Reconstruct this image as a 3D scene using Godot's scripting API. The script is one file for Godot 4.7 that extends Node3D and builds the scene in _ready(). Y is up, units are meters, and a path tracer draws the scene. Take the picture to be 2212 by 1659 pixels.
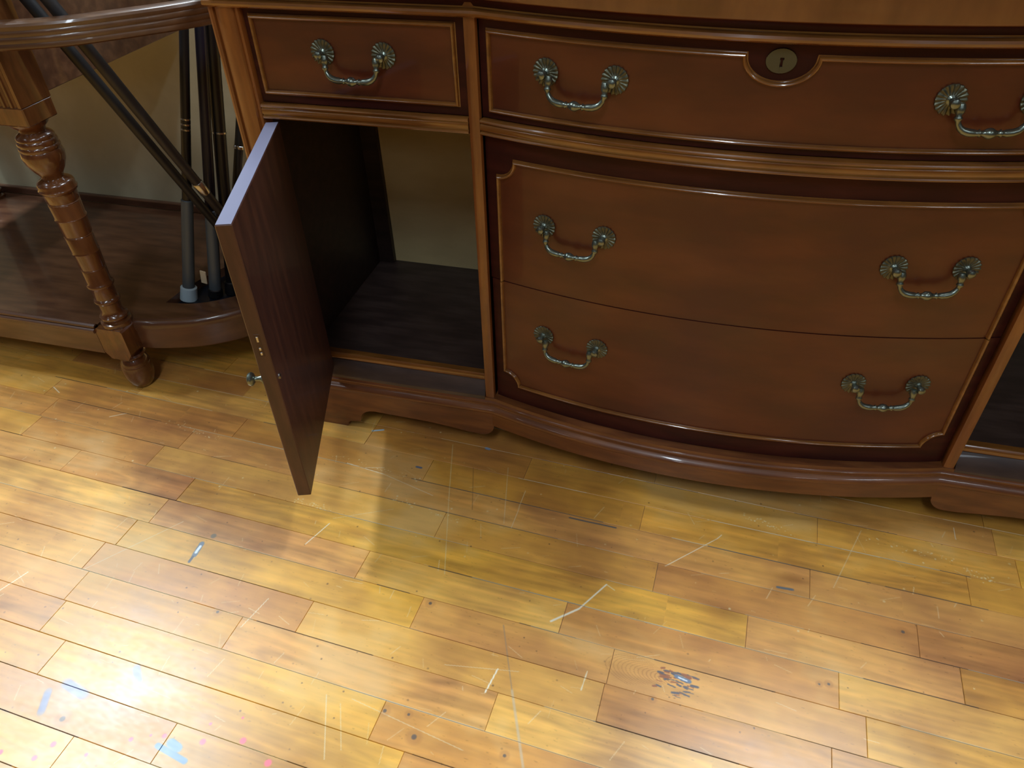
extends Node3D
# An antique shop corner: a bow-fronted mahogany sideboard with one door open, a hall stand with walking sticks, and a worn strip-wood floor.

const XC := 0.066          # middle of the bow
const X0 := -0.3175        # bow runs from the left post ...
const X1 := 0.4495         # ... to the right post
const SAG := 0.055
const PITCH := 0.0588      # floor strip pitch
const T_REF := 0.2625      # one joint of the strip floor
const BY := 0.054          # strips run a little askew of the sideboard

var M := {}
var rng := RandomNumberGenerator.new()


func _ready() -> void:
	rng.seed = 4711
	camera_and_lights()
	materials()
	room()
	floor_strips()
	sideboard()
	hall_stand()
	sticks()


# ------------------------------------------------------------------ camera, light
func camera_and_lights() -> void:
	var cam := Camera3D.new()
	cam.name = "camera"
	cam.fov = rad_to_deg(2.0 * atan(829.5 / 1600.0))
	cam.near = 0.05
	cam.far = 40.0
	var yaw := -0.276377
	var pitch := 0.693121
	var roll := 0.031293
	var fwd := Vector3(sin(yaw) * cos(pitch), -sin(pitch), -cos(yaw) * cos(pitch))
	var right0 := Vector3(cos(yaw), 0, sin(yaw))
	var down0 := fwd.cross(right0)
	var right := right0 * cos(roll) + down0 * sin(roll)
	var down := -right0 * sin(roll) + down0 * cos(roll)
	cam.transform = Transform3D(Basis(right, -down, -fwd), Vector3(0, 1.030, 1.0))
	add_child(cam)
	cam.current = true
	var we := WorldEnvironment.new()
	we.name = "world_environment"
	var e := Environment.new()
	e.background_mode = Environment.BG_COLOR
	e.background_color = Color(0.02, 0.02, 0.02)
	e.tonemap_mode = Environment.TONE_MAPPER_LINEAR
	e.tonemap_exposure = 1.0
	e.sdfgi_enabled = true
	e.ssao_enabled = true
	e.ssil_enabled = true
	we.environment = e
	add_child(we)
	# ceiling fittings: x, z, energy, label
	fitting(-2.66, -0.18, 12.0, "long ceiling light above the hall stand")
	fitting(0.75, -0.45, 6.5, "long ceiling light above the sideboard")
	fitting(-2.60, -2.80, 2.0, "long ceiling light at the far left, beyond the hall stand")
	fitting(-0.10, -2.80, 2.0, "long ceiling light beyond the sideboard")
	fitting(2.30, -2.80, 2.0, "long ceiling light at the far right, beyond the sideboard")
	fitting(-0.10, 2.20, 2.8, "long ceiling light in the middle of the shop behind the viewer")
	fitting(2.30, 2.20, 1.2, "long ceiling light at the right behind the viewer")
	fitting(-2.60, 2.20, 0.3, "long ceiling light at the left behind the viewer")
	fitting(-2.60, 4.60, 0.3, "long ceiling light at the far end of the shop, left")
	fitting(-0.10, 4.60, 0.6, "long ceiling light at the far end of the shop, middle")
	fitting(2.30, 4.60, 0.6, "long ceiling light at the far end of the shop, right")


func fitting(x: float, z: float, power: float, label: String) -> void:
	var t := thing("ceiling_light", label, "ceiling light", Vector3(x, 2.93, z), 0, "long ceiling lights")
	var hm := StandardMaterial3D.new()
	hm.albedo_color = Color(0.85, 0.85, 0.84)
	hm.roughness = 0.5
	var st := tool()
	bbox(st, Vector3(0, 0.035, 0), Vector3(0.22, 0.07, 1.24), 0.008)
	put("housing", st, hm, t)
	var gm := StandardMaterial3D.new()
	gm.albedo_color = Color(0.9, 0.9, 0.9)
	gm.emission_enabled = true
	gm.emission = Color(0.89, 0.95, 1.0)
	gm.emission_energy_multiplier = 6.0
	st = tool()
	bbox(st, Vector3(0, -0.004, 0), Vector3(0.17, 0.012, 1.2), 0.003)
	put("diffuser", st, gm, t)
	var l := AreaLight3D.new()
	l.name = "lamp"
	l.area_size = Vector2(0.17, 1.2)
	l.light_color = Color(0.89, 0.95, 1.0)
	l.light_energy = power
	l.area_normalize_energy = true
	l.area_range = 14.0
	l.area_attenuation = 2.0
	l.shadow_enabled = true
	l.rotation = Vector3(-PI / 2, 0, 0)
	l.position = Vector3(0, -0.016, 0)
	t.add_child(l, true)


# ------------------------------------------------------------------ helpers: nodes
func numbered(called: String, parent: Node = self) -> String:
	if not parent.has_node(NodePath(called)):
		return called
	var n := 1
	while parent.has_node(NodePath("%s_%03d" % [called, n])):
		n += 1
	return "%s_%03d" % [called, n]


func tag(o: Node, label: String, category: String, group := "") -> void:
	o.set_meta("label", label)
	o.set_meta("category", category)
	if group != "":
		o.set_meta("group", group)


func thing(called: String, label: String, category: String, at := Vector3.ZERO, turn := 0.0, group := "") -> Node3D:
	var o := Node3D.new()
	o.name = numbered(called)
	add_child(o)
	o.position = at
	o.rotation.y = turn
	tag(o, label, category, group)
	return o


func tool() -> SurfaceTool:
	var st := SurfaceTool.new()
	st.begin(Mesh.PRIMITIVE_TRIANGLES)
	st.set_smooth_group(-1)
	return st


func put(called: String, st: SurfaceTool, m: Material, parent: Node = self) -> MeshInstance3D:
	st.generate_normals()
	var o := MeshInstance3D.new()
	o.mesh = st.commit()
	o.material_override = m
	o.name = numbered(called, parent)
	parent.add_child(o, true)
	return o


func put_mesh(called: String, me: Mesh, m: Material, parent: Node, at := Transform3D()) -> MeshInstance3D:
	var o := MeshInstance3D.new()
	o.mesh = me
	o.material_override = m
	o.name = numbered(called, parent)
	parent.add_child(o, true)
	o.transform = at
	return o


func structure(called: String, st: SurfaceTool, m: Material, label: String) -> MeshInstance3D:
	var o := put(called, st, m)
	o.set_meta("kind", "structure")
	o.set_meta("label", label)
	return o


# ------------------------------------------------------------------ helpers: shapes
func box_part(t: Node, called: String, lo: Vector3, hi: Vector3, m: Material) -> MeshInstance3D:
	var st := tool()
	lo_hi(st, lo, hi, 0.0015)
	return put(called, st, m, t)


func tri(st: SurfaceTool, a: Vector3, b: Vector3, c: Vector3, out: Vector3) -> void:
	if (a - c).cross(a - b).dot(out) >= 0.0:
		st.add_vertex(a); st.add_vertex(b); st.add_vertex(c)
	else:
		st.add_vertex(a); st.add_vertex(c); st.add_vertex(b)


func quad(st: SurfaceTool, a: Vector3, b: Vector3, c: Vector3, d: Vector3, out: Vector3) -> void:
	tri(st, a, b, c, out)
	tri(st, a, c, d, out)


func bbox(st: SurfaceTool, mid: Vector3, size: Vector3, r := 0.002, xf := Transform3D()) -> void:
	# a box with chamfered edges
	var h := size / 2.0
	var c := minf(r, minf(h.x, minf(h.y, h.z)) * 0.9)
	var p := func(s: Vector3, axis: int) -> Vector3:
		var v := Vector3(s.x * (h.x - c), s.y * (h.y - c), s.z * (h.z - c))
		v[axis] = s[axis] * h[axis]
		return xf * (v + mid)
	st.set_smooth_group(-1)
	var origin: Vector3 = xf * mid
	for axis in 3:
		var u := (axis + 1) % 3
		var v := (axis + 2) % 3
		for s in [-1.0, 1.0]:
			var q: Array[Vector3] = []
			for k in [[-1.0, -1.0], [1.0, -1.0], [1.0, 1.0], [-1.0, 1.0]]:
				var g := Vector3.ZERO
				g[axis] = s; g[u] = k[0]; g[v] = k[1]
				q.append(p.call(g, axis))
			quad(st, q[0], q[1], q[2], q[3], (q[0] + q[2]) / 2.0 - origin)
		for su in [-1.0, 1.0]:
			for sv in [-1.0, 1.0]:
				var g0 := Vector3.ZERO
				g0[u] = su; g0[v] = sv; g0[axis] = -1.0
				var g1 := g0
				g1[axis] = 1.0
				var a: Vector3 = p.call(g0, u); var b: Vector3 = p.call(g1, u)
				var cc: Vector3 = p.call(g1, v); var d: Vector3 = p.call(g0, v)
				quad(st, a, b, cc, d, (a + cc) / 2.0 - origin)
	for sx in [-1.0, 1.0]:
		for sy in [-1.0, 1.0]:
			for sz in [-1.0, 1.0]:
				var g := Vector3(sx, sy, sz)
				var a: Vector3 = p.call(g, 0); var b: Vector3 = p.call(g, 1); var cc: Vector3 = p.call(g, 2)
				tri(st, a, b, cc, (a + b + cc) / 3.0 - origin)


func lo_hi(st: SurfaceTool, lo: Vector3, hi: Vector3, r := 0.002) -> void:
	bbox(st, (lo + hi) / 2.0, hi - lo, r)


func turn2(p: PackedVector2Array, i: int, closed: bool) -> float:
	var n := p.size()
	if not closed and (i == 0 or i == n - 1):
		return 0.0
	var a := (p[i] - p[(i - 1 + n) % n]).normalized()
	var b := (p[(i + 1) % n] - p[i]).normalized()
	return absf(a.angle_to(b))


func miter(p: PackedVector2Array, i: int, closed: bool) -> Vector2:
	# normal to the left of the direction of travel, long enough to keep the width in corners
	var n := p.size()
	var a := p[i] - p[(i - 1 + n) % n] if closed or i > 0 else p[1] - p[0]
	var b := p[(i + 1) % n] - p[i] if closed or i < n - 1 else p[n - 1] - p[n - 2]
	var na := Vector2(-a.y, a.x).normalized()
	var nb := Vector2(-b.y, b.x).normalized()
	return (na + nb) / maxf(1.0 + na.dot(nb), 0.25)


func sweep(st: SurfaceTool, path: PackedVector2Array, closed: bool, prof: PackedVector2Array, place: Callable, caps := true) -> void:
	# path in a plane; profile (across, height); place(point2, across2, height) gives the point in space.
	var n := path.size()
	var np := prof.size()
	var area := 0.0
	for j in np:
		area += prof[j].cross(prof[(j + 1) % np])
	var sgn := 1.0 if area > 0 else -1.0
	var rows: Array = []
	for i in n:
		var mt := miter(path, i, closed)
		var row := PackedVector3Array()
		for j in np:
			row.append(place.call(path[i] + mt * prof[j].x, prof[j].y))
		rows.append(row)
	var gp := PackedInt32Array()   # smooth runs along the profile
	var g := 0
	for j in np - 1:
		if j > 0 and turn2(prof, j, false) > 0.6:
			g += 1
		gp.append(g)
	var run := 0
	for i in (n if closed else n - 1):
		if i > 0 and turn2(path, i, closed) > 0.35:
			run += 1
		var r0: PackedVector3Array = rows[i]
		var r1: PackedVector3Array = rows[(i + 1) % n]
		var d := (path[(i + 1) % n] - path[i]).normalized()
		var nl := Vector2(-d.y, d.x)
		for j in np - 1:
			var e := prof[j + 1] - prof[j]
			var on := Vector2(e.y, -e.x).normalized() * sgn * 0.001
			var mid2 := (path[i] + path[(i + 1) % n]) / 2.0
			var pm := (prof[j] + prof[j + 1]) / 2.0
			var o0: Vector3 = place.call(mid2 + nl * pm.x, pm.y)
			var o1: Vector3 = place.call(mid2 + nl * (pm.x + on.x), pm.y + on.y)
			st.set_smooth_group(1 + run * (g + 1) + gp[j])
			quad(st, r0[j], r1[j], r1[j + 1], r0[j + 1], o1 - o0)
	st.set_smooth_group(-1)
	if caps and not closed:
		var ids := Geometry2D.triangulate_polygon(prof)
		for k in range(0, ids.size(), 3):
			tri(st, rows[0][ids[k]], rows[0][ids[k + 1]], rows[0][ids[k + 2]], rows[0][0] - rows[1][0])
			tri(st, rows[n - 1][ids[k]], rows[n - 1][ids[k + 1]], rows[n - 1][ids[k + 2]], rows[n - 1][0] - rows[n - 2][0])


func flat_place(off: Vector3) -> Callable:
	# path in (x, z) seen from above; height is y
	return func(p: Vector2, h: float) -> Vector3: return Vector3(p.x, h, p.y) + off


func face_place(surf: Callable) -> Callable:
	# path in (x, y) on a face; height stands off the face
	return func(p: Vector2, h: float) -> Vector3:
		var z: float = surf.call(p.x)
		var dz: float = (surf.call(p.x + 0.002) - surf.call(p.x - 0.002)) / 0.004
		return Vector3(p.x, p.y, z) + Vector3(-dz, 0, 1).normalized() * h


func prism(st: SurfaceTool, poly: PackedVector2Array, lo: float, hi: float, place: Callable, hole := PackedVector2Array()) -> void:
	# a slab of the outline poly from height lo to hi, with one hole if given
	var face := poly
	if hole.size():
		face = PackedVector2Array()
		var best := 1e9
		var bi := 0
		var bj := 0
		for i in poly.size():
			for j in hole.size():
				if poly[i].distance_to(hole[j]) < best:
					best = poly[i].distance_to(hole[j]); bi = i; bj = j
		var rev := hole.duplicate()
		if Geometry2D.is_polygon_clockwise(hole) == Geometry2D.is_polygon_clockwise(poly):
			rev.reverse()
			bj = hole.size() - 1 - bj
		for i in poly.size() + 1:
			face.append(poly[(bi + i) % poly.size()])
		for j in rev.size() + 1:
			face.append(rev[(bj + j) % rev.size()])
	var ids := Geometry2D.triangulate_polygon(face)
	st.set_smooth_group(-1)
	var up: Vector3 = place.call(face[0], hi) - place.call(face[0], lo)
	for k in range(0, ids.size(), 3):
		tri(st, place.call(face[ids[k]], hi), place.call(face[ids[k + 1]], hi), place.call(face[ids[k + 2]], hi), up)
		tri(st, place.call(face[ids[k]], lo), place.call(face[ids[k + 1]], lo), place.call(face[ids[k + 2]], lo), -up)
	for pass_ in 2:
		var q := poly if pass_ == 0 else hole
		if q.size() == 0:
			continue
		var s := -1.0 if Geometry2D.is_polygon_clockwise(q) else 1.0
		if pass_ == 1:
			s = -s
		var run := 1
		for i in q.size():
			var a := q[i]
			var b := q[(i + 1) % q.size()]
			if turn2(q, i, true) > 0.5:
				run += 1
			st.set_smooth_group(run + pass_ * 500)
			var o := Vector2(b.y - a.y, a.x - b.x) * s
			var o3: Vector3 = place.call(a + o, lo) - place.call(a, lo)
			quad(st, place.call(a, lo), place.call(b, lo), place.call(b, hi), place.call(a, hi), o3)
	st.set_smooth_group(-1)


func lathe(st: SurfaceTool, prof: PackedVector2Array, seg := 24, xf := Transform3D(), wave := 0.0, waves := 0) -> void:
	# profile (radius, height) from the bottom up, turned round y; wave flutes the rim
	var g := 1
	for j in prof.size() - 1:
		if j > 0 and turn2(prof, j, false) > 0.7:
			g += 1
		st.set_smooth_group(g)
		var e := prof[j + 1] - prof[j]
		for i in seg:
			var q: Array[Vector3] = []
			var am := TAU * (i + 0.5) / seg
			for k in [[i, j], [i + 1, j], [i + 1, j + 1], [i, j + 1]]:
				var a := TAU * float(k[0] % seg) / seg
				var r: float = prof[k[1]].x
				var y: float = prof[k[1]].y
				if waves > 0:
					var w := cos(a * waves)
					r *= 1.0 + wave * 0.35 * w * smoothstep(0.0, 0.012, r)
					y += 0.0013 * w * smoothstep(0.004, 0.014, r)
				q.append(xf * Vector3(cos(a) * r, y, sin(a) * r))
			var out := xf.basis * Vector3(cos(am) * e.y, -e.x, sin(am) * e.y)
			quad(st, q[0], q[1], q[2], q[3], out)
	st.set_smooth_group(-1)


func tube(st: SurfaceTool, pts: PackedVector3Array, rad: PackedFloat32Array, seg := 10) -> void:
	var n := pts.size()
	var rows: Array = []
	var ref := Vector3(0.13, 0.21, 0.97)
	for i in n:
		var t := (pts[mini(i + 1, n - 1)] - pts[maxi(i - 1, 0)]).normalized()
		var a := t.cross(ref).normalized()
		var b := a.cross(t).normalized()
		var row := PackedVector3Array()
		for k in seg:
			var an := TAU * k / seg
			row.append(pts[i] + (a * cos(an) + b * sin(an)) * rad[i])
		rows.append(row)
	st.set_smooth_group(1)
	for i in n - 1:
		for k in seg:
			var k1 := (k + 1) % seg
			quad(st, rows[i][k], rows[i][k1], rows[i + 1][k1], rows[i + 1][k], rows[i][k] + rows[i][k1] - pts[i] * 2.0)
	st.set_smooth_group(-1)
	for k in seg:
		tri(st, pts[0], rows[0][k], rows[0][(k + 1) % seg], pts[0] - pts[1])
		tri(st, pts[n - 1], rows[n - 1][k], rows[n - 1][(k + 1) % seg], pts[n - 1] - pts[n - 2])


func along(a: Vector3, b: Vector3) -> Transform3D:
	# y axis from a towards b, origin at a
	var y := (b - a).normalized()
	var x := y.cross(Vector3(0.1, 0.2, 1)).normalized()
	return Transform3D(Basis(x, y, x.cross(y)), a)


# ------------------------------------------------------------------ materials
func ramp(cols: Array, at: Array) -> Gradient:
	var g := Gradient.new()
	g.offsets = PackedFloat32Array(at)
	var c := PackedColorArray()
	for k in cols:
		c.append(k)
	g.colors = c
	return g


func noise_tex(seed_: int, freq: float, g: Gradient, oct := 5, side := 512) -> NoiseTexture2D:
	var f := FastNoiseLite.new()
	f.noise_type = FastNoiseLite.TYPE_SIMPLEX_SMOOTH
	f.seed = seed_
	f.frequency = freq
	f.fractal_octaves = oct
	f.fractal_gain = 0.55
	var t := NoiseTexture2D.new()
	t.width = side
	t.height = side
	t.seamless = true
	t.noise = f
	t.color_ramp = g
	return t


func wood(seed_: int, dark: Color, mid: Color, light: Color, grain: Vector3, rough := 0.3, coat := 0.0) -> StandardMaterial3D:
	var m := StandardMaterial3D.new()
	m.albedo_texture = noise_tex(seed_, 0.014, ramp([dark, mid, light], [0.22, 0.5, 0.78]))
	m.uv1_triplanar = true
	m.uv1_scale = grain
	m.roughness = rough
	if coat > 0.0:
		m.clearcoat_enabled = true
		m.clearcoat = coat
		m.clearcoat_roughness = 0.06
	return m


func plain(c: Color, rough: float, metal := 0.0) -> StandardMaterial3D:
	var m := StandardMaterial3D.new()
	m.albedo_color = c
	m.roughness = rough
	m.metallic = metal
	return m


func materials() -> void:
	var gx := Vector3(0.9, 5.0, 5.0)
	var gy := Vector3(5.0, 0.9, 5.0)
	var gz := Vector3(5.0, 5.0, 0.9)
	# field veneer: reddish brown mahogany
	M.field = wood(11, Color8(74, 31, 17), Color8(84, 37, 19), Color8(95, 44, 22), Vector3(0.5, 1.6, 1.6), 0.36, 0.2)
	M.border = wood(12, Color8(50, 20, 17), Color8(58, 23, 19), Color8(66, 28, 22), gx, 0.4, 0.0)
	M.border.metallic_specular = 0.3
	M.rail = wood(13, Color8(104, 64, 28), Color8(122, 77, 33), Color8(140, 91, 40), gx, 0.22, 1.0)
	M.stile = wood(14, Color8(108, 60, 27), Color8(122, 70, 31), Color8(136, 81, 36), gy, 0.32, 0.5)
	M.band = wood(15, Color8(96, 58, 30), Color8(110, 68, 36), Color8(124, 80, 42), Vector3(2.0, 0.7, 2.0), 0.34, 0.5)
	M.base = wood(16, Color8(94, 53, 28), Color8(108, 62, 32), Color8(122, 74, 38), gx, 0.36, 0.4)
	M.door = wood(17, Color8(60, 33, 26), Color8(70, 39, 29), Color8(80, 46, 33), gy, 0.42, 0.15)
	M.edge = wood(18, Color8(84, 54, 42), Color8(98, 62, 48), Color8(112, 74, 56), gz, 0.5)
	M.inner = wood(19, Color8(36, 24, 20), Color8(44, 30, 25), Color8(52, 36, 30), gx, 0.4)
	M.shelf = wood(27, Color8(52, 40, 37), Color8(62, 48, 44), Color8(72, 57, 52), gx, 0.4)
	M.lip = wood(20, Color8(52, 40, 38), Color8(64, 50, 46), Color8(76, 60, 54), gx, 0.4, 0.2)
	M.ply = wood(21, Color8(190, 166, 120), Color8(198, 174, 126), Color8(206, 182, 132), Vector3(0.4, 1.1, 1.1), 0.6)
	M.stand = wood(22, Color8(76, 48, 34), Color8(88, 57, 39), Color8(100, 67, 46), gx, 0.3, 0.4)
	M.leg = wood(23, Color8(80, 45, 23), Color8(94, 55, 28), Color8(108, 66, 34), gy, 0.24, 0.8)
	M.stick_rail = wood(26, Color8(78, 52, 34), Color8(90, 62, 40), Color8(102, 72, 48), gx, 0.3, 0.4)
	M.brass = plain(Color8(128, 138, 128), 0.3, 0.9)
	M.brass_dark = plain(Color8(104, 104, 86), 0.42, 0.8)
	M.painted_sheen = plain(Color8(126, 126, 148), 0.45)  # lilac grey that stands in for reflected light on the door top
	M.steel = plain(Color8(190, 190, 188), 0.25, 1.0)
	M.black = plain(Color8(9, 9, 13), 0.42)
	M.navy = plain(Color8(13, 12, 28), 0.42)
	M.grey = plain(Color8(82, 90, 96), 0.42, 0.3)
	M.rubber = plain(Color8(170, 190, 200), 0.55)
	M.dark_wood = wood(24, Color8(26, 23, 23), Color8(36, 32, 31), Color8(48, 42, 40), gy, 0.5)
	M.ebony = wood(25, Color8(14, 13, 14), Color8(20, 18, 19), Color8(30, 27, 26), gy, 0.5)
	M.ivory = plain(Color8(206, 190, 160), 0.5)
	M.pan = plain(Color8(18, 24, 34), 0.4)
	M.wall = StandardMaterial3D.new()
	M.wall.albedo_texture = noise_tex(31, 0.01, ramp([Color8(188, 180, 148), Color8(194, 186, 154), Color8(200, 192, 160)], [0.3, 0.5, 0.7]))
	M.wall.uv1_triplanar = true
	M.wall.uv1_scale = Vector3(0.8, 0.8, 0.8)
	M.wall.roughness = 0.75
	M.paint = plain(Color8(84, 74, 64), 0.85)
	M.ceiling = plain(Color8(140, 138, 134), 0.9)


# ------------------------------------------------------------------ room
func room() -> void:
	var st := tool()
	lo_hi(st, Vector3(-4.35, -0.1, -4.65), Vector3(4.35, 3.15, -4.5), 0.002)
	structure("wall_back", st, M.paint, "pale wall far behind the hall stand and the sideboard")
	st = tool()
	lo_hi(st, Vector3(-4.35, -0.1, -4.5), Vector3(-4.2, 3.15, 7.2), 0.002)
	structure("wall_left", st, M.paint, "pale wall at the left end of the shop")
	st = tool()
	lo_hi(st, Vector3(4.2, -0.1, -4.5), Vector3(4.35, 3.15, 7.2), 0.002)
	structure("wall_right", st, M.paint, "pale wall at the right end of the shop")
	st = tool()
	lo_hi(st, Vector3(-4.2, -0.1, 7.05), Vector3(4.2, 3.15, 7.2), 0.002)
	structure("wall_front", st, M.paint, "pale wall behind the viewer")
	st = tool()
	lo_hi(st, Vector3(-4.35, 3.0, -4.65), Vector3(4.35, 3.15, 7.2), 0.002)
	structure("ceiling", st, M.ceiling, "white shop ceiling")


# ------------------------------------------------------------------ floor
const S_LO := -1.70        # the textured stretch of floor, along the strips ...
const S_LEN := 2.50
const T_LO := -0.60        # ... and across them
const T_LEN := 1.45
const TW := 2048
const TH := 1536

func joints(k: int) -> PackedFloat32Array:
	# where the strips of row k end; the ones the photograph shows are listed, the others follow at random
	var known := {0: [-1.115, -0.845, 0.181], 3: [-0.903], 5: [-0.88], 7: [-0.575], 8: [-0.703], 1: [-0.446, -0.095, 0.314], 2: [-0.32, -0.007, 0.349], -1: [0.031, 0.429], -2: [-0.93, 0.272], -4: [0.283]}
	var r := RandomNumberGenerator.new()
	r.seed = 900 + k * 17
	var at: Array = known.get(k, [r.randf_range(-0.9, 0.2)]).duplicate()
	while at[0] > -2.3:
		at.push_front(at[0] - r.randf_range(0.28, 0.62))
	while at[-1] < 1.2:
		at.push_back(at[-1] + r.randf_range(0.28, 0.62))
	return PackedFloat32Array(at)


func floor_tex() -> Array:
	var fine := FastNoiseLite.new()
	fine.seed = 5
	fine.noise_type = FastNoiseLite.TYPE_SIMPLEX_SMOOTH
	fine.frequency = 0.05
	fine.fractal_octaves = 4
	var figure := FastNoiseLite.new()
	figure.seed = 6
	figure.noise_type = FastNoiseLite.TYPE_SIMPLEX_SMOOTH
	figure.frequency = 0.012
	figure.fractal_octaves = 3
	var wear := FastNoiseLite.new()
	wear.seed = 7
	wear.noise_type = FastNoiseLite.TYPE_SIMPLEX_SMOOTH
	wear.frequency = 0.006
	wear.fractal_octaves = 5
	wear.fractal_gain = 0.6
	var grit := FastNoiseLite.new()
	grit.seed = 8
	grit.noise_type = FastNoiseLite.TYPE_SIMPLEX
	grit.frequency = 0.11
	grit.fractal_octaves = 3
	# streaks run along the strips: small pictures stretched along s
	var a := fine.get_image(160, TH, false, false, false)
	a.resize(TW, TH, Image.INTERPOLATE_CUBIC)
	var b := figure.get_image(400, TH, false, false, false)
	b.resize(TW, TH, Image.INTERPOLATE_CUBIC)
	var c := wear.get_image(TW / 2, TH / 2, false, false, false)
	c.resize(TW, TH, Image.INTERPOLATE_BILINEAR)
	var d := grit.get_image(TW / 2, TH, false, false, false)
	d.resize(TW, TH, Image.INTERPOLATE_BILINEAR)
	for im in [a, b, c, d]:
		im.convert(Image.FORMAT_L8)
	var A := a.get_data()
	var B := b.get_data()
	var C := c.get_data()
	var D := d.get_data()
	var out := PackedByteArray()
	out.resize(TW * TH * 3)
	var gloss := PackedByteArray()
	gloss.resize(TW * TH)
	var tones := [Color8(218, 158, 78), Color8(222, 165, 88), Color8(212, 152, 72), Color8(206, 144, 76), Color8(226, 170, 92), Color8(214, 154, 90), Color8(222, 164, 72), Color8(204, 142, 80)]
	var cache := {}
	for y in TH:
		var t := T_LO + T_LEN * (y + 0.5) / TH
		var k := floori((t - T_REF) / PITCH)
		if not cache.has(k):
			cache[k] = joints(k)
		var js: PackedFloat32Array = cache[k]
		for n in js.size() - 1:
			var i0 := clampi(int((js[n] - S_LO) / S_LEN * TW), 0, TW)
			var i1 := clampi(int((js[n + 1] - S_LO) / S_LEN * TW), 0, TW)
			if i1 <= i0:
				continue
			var h := absi(hash(k * 131 + n * 17))
			var tone: Color = tones[h % 8]
			var shift := (h / 8) % 1500
			var row := ((y + shift * 7) % TH) * TW
			var amp := 0.6 + 0.8 * float((h / 64) % 100) / 100.0
			var tr := tone.r * 255.0
			var tg := tone.g * 255.0
			var tb := tone.b * 255.0
			for i in range(i0, i1):
				var u := (i + shift) % TW
				var fa := A[row + u] - 128
				var fb := B[row + u]
				var ring := (fb * 5) % 256          # growth rings
				if ring > 127:
					ring = 255 - ring
				var q := y * TW + i
				var w := C[q]
				var v := 1.0 + (fa * 0.0009 + (ring - 64) * 0.0005) * amp
				var blot := (w - 128) * 0.0020
				v += blot
				var g2 := D[q]
				if g2 < 44:
					v -= (44 - g2) * 0.006
				var o := q * 3
				var worn := clampf((w - 146) * 0.009, 0.0, 0.42)
				out[o] = clampi(int(lerpf(tr * v, 208.0, worn)), 0, 255)
				out[o + 1] = clampi(int(lerpf(tg * (v + blot * 0.25), 172.0, worn)), 0, 255)
				out[o + 2] = clampi(int(lerpf(tb * 0.88 * (v - blot * 0.5), 132.0, worn)), 0, 255)
				gloss[q] = clampi(94 + (w - 128) / 4 + (g2 - 128) / 16, 60, 200)
	var img := Image.create_from_data(TW, TH, false, Image.FORMAT_RGB8, out)
	var rough := Image.create_from_data(TW, TH, false, Image.FORMAT_L8, gloss)
	rough.resize(1024, 768)
	marks(img)
	return [img, rough]


func px(s: float, t: float) -> Vector2:
	return Vector2((s - S_LO) / S_LEN * TW, (t - T_LO) / T_LEN * TH)


func stroke(img: Image, s0: float, t0: float, s1: float, t1: float, width: float, c: Color) -> void:
	var wx := width / S_LEN * TW
	var wy := width / T_LEN * TH
	var a := px(s0, t0)
	var b := px(s1, t1)
	var n := maxi(2, int(a.distance_to(b) * 1.5))
	for i in n + 1:
		var p := a.lerp(b, float(i) / n)
		dab(img, p, wx, wy, c)


func dab(img: Image, p: Vector2, rx: float, ry: float, c: Color) -> void:
	rx = maxf(rx, 0.6)
	ry = maxf(ry, 0.6)
	for y in range(int(p.y - ry - 1), int(p.y + ry + 2)):
		for x in range(int(p.x - rx - 1), int(p.x + rx + 2)):
			if x < 0 or y < 0 or x >= TW or y >= TH:
				continue
			var d := Vector2((x + 0.5 - p.x) / rx, (y + 0.5 - p.y) / ry).length()
			var al := c.a * clampf((1.15 - d) * 2.5, 0.0, 1.0)
			if al > 0.0:
				img.set_pixel(x, y, img.get_pixel(x, y).lerp(Color(c.r, c.g, c.b), al))


func soft(img: Image, p: Vector2, rx: float, ry: float, c: Color) -> void:
	for y in range(maxi(0, int(p.y - ry)), mini(TH, int(p.y + ry) + 1)):
		for x in range(maxi(0, int(p.x - rx)), mini(TW, int(p.x + rx) + 1)):
			var d := Vector2((x - p.x) / rx, (y - p.y) / ry).length()
			if d < 1.0:
				var al := c.a * (1.0 - d) * (1.0 - d) * (1.0 + 2.0 * d)
				img.set_pixel(x, y, img.get_pixel(x, y).lerp(Color(c.r, c.g, c.b), al))


func spot(img: Image, s: float, t: float, r: float, c: Color) -> void:
	dab(img, px(s, t), r / S_LEN * TW, r / T_LEN * TH, c)


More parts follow.
